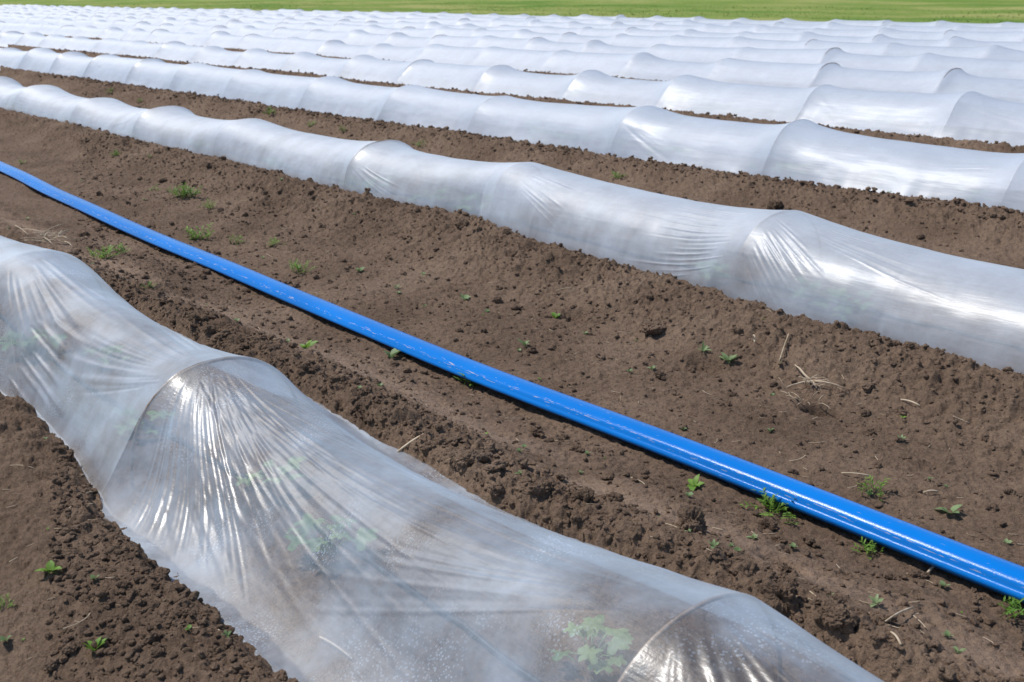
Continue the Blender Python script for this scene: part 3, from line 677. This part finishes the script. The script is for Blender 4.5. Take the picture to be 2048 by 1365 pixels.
# seedlings scattered
sm = [weed_broad("seedling", (0, 0, 0), .022, 4, M_WEED2, .42, parts=False), weed_broad("seedling", (0, 0, 0), .020, 2, M_WEED, .48, parts=False), weed_broad("seedling", (0, 0, 0), .028, 5, M_WEED2, .28, parts=False)]
sx = []; used = [False] * 3
while len(sx) < 75:
    px, py = rng.uniform(10, 2040), rng.uniform(330, 1350); x, y = at(px, py, -.05)
    e0, e1 = edges(0, np.array([x])); d = y - float(yc(0, x)); e2, _ = edges(1, np.array([x])); d2 = y - float(yc(1, x))
    if e0[0] - .04 < d < e1[0] + .1 or d2 > e2[0] - .15 or abs(y - float(hose_y(x))) < .08: continue
    k = rng.choice((0, 0, 1, 2)); o = sm[k]
    if used[k]: o = sm[k].copy(); COL.objects.link(o)
    used[k] = True
    o.location = (x, y, H(x, y)); o.rotation_euler = (0, 0, rng.uniform(0, 6)); s = rng.uniform(.4, .95); o.scale = (s, s, s); sx.append((x, y))
    tag(o, "tiny pale green seedling scattered on the bare brown soil", "seedling", "tiny seedlings on the bare soil")

def crop_leaf(size, rr):
    """deeply lobed leaf, a little cupped"""
    n = 40; V = [(0, 0, 0)]; Fs = []
    for i in range(n):
        t = 2 * math.pi * i / n; a = t - math.pi
        rad = size * (.42 + .34 * abs(math.cos(2.5 * t)) ** 1.5 + .05 * math.sin(13 * t)) * (1 - .35 * (1 - math.cos(a)) / 2 * 0)
        if abs(a) > 2.9: rad *= .35
        x = size * .35 + rad * math.cos(a); y = rad * math.sin(a)
        V.append((x, y, -.35 * (rad ** 2) / size * .9 + .12 * size * math.sin(3 * t)))
    V[0] = (size * .35, 0, .03 * size)
    for i in range(n): Fs.append((0, 1 + i, 1 + (i + 1) % n))
    return V, Fs
def crop_proto(seed):
    rr = random.Random(seed); root = bpy.data.objects.new("crop_plant", None); COL.objects.link(root)
    n = rr.randint(7, 10)
    for k in range(n):
        az = k * 2.4 + rr.uniform(-.4, .4); d = rr.uniform(.04, .12); hz = rr.uniform(.04, .13); sz = rr.uniform(.05, .085)
        tip = Vector((math.cos(az) * d, math.sin(az) * d, hz)); mb = MB()
        mb.tube([(0, 0, -.01), tip * .5 + Vector((0, 0, .02)), tip], .0028, 5)
        V, Fs = crop_leaf(sz, rr); mb.add(xf(V, az, rr.uniform(-.3, .35), tuple(tip), rr.uniform(-.3, .3)), Fs)
        link("leaf", mb.mesh("leaf", M_CROP), root)
    return root
protos = [crop_proto(k) for k in range(4)]; pu = [False] * 4
def place_crop(x, y, sc, lab, grp):
    k = rng.randrange(4); p = protos[k]
    if pu[k]:
        q = p.copy(); COL.objects.link(q)
        for ch in p.children:
            c_ = ch.copy(); COL.objects.link(c_); c_.parent = q
        p = q
    pu[k] = True
    p.location = (x, y, H(x, y)); p.rotation_euler = (0, 0, rng.uniform(0, 6)); p.scale = (sc, sc, sc); tag(p, lab, "crop plant", grp)
for px, py, sc, lab in [(60, 690, 1.1, "leafy crop plant under the front film at the left picture edge"), (215, 862, .85, "small crop plant under the front film, left of its middle hoop"), (245, 700, .8, "pale crop plant high under the front film near the left hoop"),
                        (545, 945, .8, "crop plant under the front film just right of the middle hoop"), (585, 1110, 1.0, "largest crop plant under the front film, with a dark shadow below it"), (1185, 1290, .8, "crop plant under the front film beside the bottom hoop")]:
    x, y = at(px, py, .05); place_crop(x, min(max(y, 1.5), 1.72), sc * .82, lab, "crop plants under the front film")
for r, px_list in ((1, [(290, 268), (402, 296), (725, 378), (700, 385), (890, 398), (938, 428), (1465, 545), (1625, 610), (1770, 600), (600, 330)]), (2, [(400, 180), (560, 205), (760, 238), (1090, 285), (1180, 285), (1395, 300), (1240, 300), (1370, 318), (1985, 390), (1600, 350), (1800, 370)]), (3, [(880, 168), (940, 176), (1105, 186), (1185, 190), (1395, 212), (1500, 216), (1710, 240), (1785, 248), (1620, 230)])):
    for px, py in px_list:
        x, y = at(px, py, .02); y = float(yc(r, x)) + rng.uniform(-.22, -.05)
        place_crop(x, y, rng.uniform(.8, 1.1) * (1.15 if r > 1 else 1), "pale crop plant seen hazily through the film of the %s tunnel" % ("second", "third", "fourth")[r - 1], "crop plants under the %s tunnel" % ("second", "third", "fourth")[r - 1])

# ------------------------------------------------------------------ straw, roots
def straw_mesh(L_, rad, curve, seed, flat=.6):
    rr = random.Random(seed); mb = MB(); n = 6; pts = []
    for i in range(n + 1):
        t = i / n - .5; pts.append((L_ * t, curve * L_ * (t * t - .1) + rr.uniform(-.01, .01) * L_, rr.uniform(0, .02) * L_))
    mb.tube(pts, [rad * rr.uniform(.7, 1.1) for _ in pts], 5)
    me = mb.mesh("straw_stalk", M_STRAW); me.transform(Matrix.Diagonal((1, 1, flat, 1))); return me
SM = [straw_mesh(L_, rd, cv, 30 + k) for k, (L_, rd, cv) in enumerate([(.03, .0011, .2), (.045, .0013, .5), (.06, .0016, .1), (.025, .0014, 0), (.08, .0015, .6), (.018, .0012, 0)])]
def lay(o, x, y, az, tilt=0, lift=.004):
    o.location = (x, y, H(x, y) + lift); o.rotation_euler = (0, tilt, az)
cnt = 0
CL = [(80, 480, 60, 22, 12), (1620, 790, 75, 40, 16), (1800, 940, 120, 60, 12), (550, 470, 40, 20, 8), (1050, 760, 90, 40, 8), (860, 540, 120, 60, 10), (1330, 590, 120, 60, 10), (1800, 1250, 120, 50, 10)]
pos = []
for cx_, cy_, sx_, sy_, n_ in CL:
    for _ in range(n_): pos.append((rng.gauss(cx_, sx_), rng.gauss(cy_, sy_)))
while len(pos) < 385: pos.append((rng.uniform(-20, 2070), rng.uniform(300, 1360)))
for px, py in pos:
    x, y = at(px, py, -.05); e0, e1 = edges(0, np.array([x])); d = y - float(yc(0, x)); e2, _ = edges(1, np.array([x])); d2 = y - float(yc(1, x))
    if e0[0] - .0 < d < e1[0] + .03 or d2 > e2[0] - .02 or abs(y - float(hose_y(x))) < .07 or y < .3: continue
    o = link("straw_stalk", SM[min(5, int(rng.random() ** 1.3 * 6))] if rng.random() < .5 else SM[rng.choice((0, 3, 5))])
    lay(o, x, y, rng.uniform(0, 3.14), rng.uniform(-.25, .25)); o.scale = (rng.uniform(.7, 1.4),) * 3
    tag(o, "short pale dry straw stalk lying loose on the bare soil", "straw", "loose straw stalks on the soil"); cnt += 1
def long_straw(p, q, rad, lab, bow=.0, cat="straw"):
    x0_, y0_, z0_ = on_soil(*p); x1_, y1_, z1_ = on_soil(*q); a_ = Vector((x0_, y0_, z0_ + .008)); b_ = Vector((x1_, y1_, z1_ + .010)); mb = MB()
    nd = (b_ - a_).cross(Vector((0, 0, 1))).normalized()
    pts = [a_.lerp(b_, t) + nd * bow * math.sin(math.pi * t) + Vector((0, 0, .006 * math.sin(math.pi * t))) - a_ for t in (0, .2, .4, .6, .8, 1)]
    mb.tube(pts, rad, 6); o = link("dry_stalk", mb.mesh("dry_stalk", M_STRAW), None, a_); tag(o, lab, cat)
for p, q, rd, bw, lab in [((1770, 1255), (1825, 1223), .0028, 0, "long straight straw stalk on the wheel track, lower right"), ((1552, 1168), (1578, 1132), .0026, .02, "curved yellow straw bent like a sickle on the wheel track"),
                          ((795, 898), (848, 888), .0045, .004, "thick dry stalk at the far edge of the front tunnel"), ((1803, 787), (1842, 792), .003, .0, "pale straight stalk alone on the slope at right"),
                          ((1683, 950), (1740, 957), .0025, .006, "straw lying just behind the hose at right"), ((1846, 990), (1876, 989), .003, 0, "short flat pale straw behind the hose at right"), ((1112, 560), (1145, 545), .0022, 0, "straw leaning on the slope below the second tunnel, centre"),
                          ((1855, 1150), (1880, 1132), .004, .0, "brown woody stub below the hose at right"), ((22, 935), (72, 942), .0015, .0, "thin straw at the left edge below the front film"), ((1560, 690), (1577, 672), .0028, 0, "pale straw standing out on the slope left of the root"),
                          ((640, 1280), (705, 1325), .003, 0, "straw stalk glimpsed under the front film at the bottom"), ((1780, 1280), (1800, 1305), .003, 0, "broken straw below the long straight stalk, lower right")]:
    long_straw(p, q, rd, lab, bw)
# the dry root
rx, ry, rz = on_soil(1625, 752); root = bpy.data.objects.new("dry_root", None); COL.objects.link(root); root.location = (rx, ry, rz + .03); tag(root, "pale dry branching root lying over a dark hollow on the slope at right", "root")
hub = Vector((0, 0, 0))
for (px, py, rd, up) in [(1690, 787, .0045, .02), (1573, 778, .0045, .015), (1632, 789, .0035, .02), (1590, 720, .005, .02), (1662, 757, .0025, .03), (1672, 745, .002, .025)]:
    x, y, z = on_soil(px, py); e = Vector((x - rx, y - ry, z - rz - .025)); mb = MB(); nd = e.cross(Vector((0, 0, 1))).normalized(); k = rng.uniform(-.012, .012)
    pts = [hub.lerp(e, t) + nd * (k * math.sin(math.pi * t) + rng.uniform(-.003, .003)) + Vector((0, 0, up * math.sin(math.pi * t * .8))) for t in (0, .15, .3, .45, .6, .75, .9, 1)]
    mb.tube(pts, [rd * (1.15 - .75 * i / 7) for i in range(8)], 7); link("root_branch", mb.mesh("root_branch", M_ROOT), root)
mb = MB(); v, f = clod_shape(2, 77, .3); mb.add([tuple(p * .011 * np.array([1.5, 1, .8])) for p in v], [tuple(int(k) for k in q) for q in f]); link("root_crown", mb.mesh("root_crown", M_ROOT), root)
mb = MB()
for _ in range(16):
    an = rng.uniform(0, 6.28); l_ = rng.uniform(.03, .09); o_ = Vector((rng.gauss(0, .02), rng.gauss(0, .02), rng.uniform(-.005, .012))); e = Vector((math.cos(an) * l_, math.sin(an) * l_, rng.uniform(-.025, .012)))
    mb.tube([o_ + e * t + Vector((rng.uniform(-.003, .003), rng.uniform(-.003, .003), .008 * math.sin(3.1 * t))) for t in (0, .25, .5, .75, 1)], [.0014, .0013, .0011, .0009, .0006], 5)
link("root_fibres", mb.mesh("root_fibres", M_ROOT), root)
# the tuft of dry grass by the front tunnel
for (cx_, cy_, nn, lab) in ((95, 484, 26, "tangled tuft of dry straw at the far edge of the front tunnel, far left"), (1600, 806, 14, "loose nest of broken straw below the dry root")):
    x, y, z = on_soil(cx_, cy_); mb = MB()
    for _ in range(nn):
        an = rng.uniform(0, 6.28); l_ = rng.uniform(.05, .17) * (1.5 if cx_ < 200 else .6); o_ = Vector((rng.gauss(0, .11 if cx_ < 200 else .045), rng.gauss(0, .05 if cx_ < 200 else .03), rng.uniform(.004, .03))); e = Vector((math.cos(an) * l_, math.sin(an) * l_ * .7, rng.uniform(-.02, .05)))
        mb.tube([o_ + e * t + Vector((0, 0, .01 * math.sin(3.1 * t))) for t in (0, .35, .7, 1)], [.0028, .0026, .0022, .0016] if cx_ < 200 else [.0017, .0016, .0014, .001], 5)
    tag(link("straw_tuft", mb.mesh("straw_tuft", M_STRAW), None, (x, y, z)), lab, "straw tuft")
# the straw ring
x, y, z = on_soil(1510, 656); mb = MB(); mb.tube([(.013 * math.cos(t * .5236), 0, .017 * math.sin(t * .5236)) for t in range(13)], .0032, 6)
o = link("straw_ring", mb.mesh("straw_ring", M_STRAW), None, (x, y, z + .016)); o.rotation_euler = (.2, 0, -.5); tag(o, "pale ring of hollow stem standing on the slope below the second tunnel", "straw ring")

# ------------------------------------------------------------------ light
EL, AZ = math.radians(59), math.radians(-27)
sd = Vector((-math.cos(AZ) * math.cos(EL), math.sin(AZ) * math.cos(EL), math.sin(EL)))
sun = bpy.data.lights.new("sun", 'SUN'); sun.energy = 3.8; sun.angle = math.radians(.53); sun.color = (1, .96, .90)
so = bpy.data.objects.new("sun", sun); COL.objects.link(so); so.rotation_euler = sd.to_track_quat('Z', 'Y').to_euler()
w = bpy.data.worlds.new("World"); SC.world = w; w.use_nodes = True; nt = w.node_tree
sky = nt.nodes.new("ShaderNodeTexSky"); sky.sky_type = 'NISHITA'; sky.sun_disc = False; sky.dust_density = .4; sky.ozone_density = 2.0; sky.sun_elevation = EL; sky.sun_rotation = math.atan2(sd.x, sd.y)
bg = nt.nodes["Background"]; bg.inputs[1].default_value = .13; nt.links.new(sky.outputs[0], bg.inputs[0])
SC.view_settings.view_transform = 'Standard'; SC.view_settings.look = 'None'; SC.view_settings.exposure = 0; SC.view_settings.gamma = 1
cy = SC.cycles; cy.transparent_max_bounces = 24; cy.max_bounces = 10; cy.diffuse_bounces = 4; cy.glossy_bounces = 3
cy.use_denoising = True; cy.sample_clamp_indirect = 6
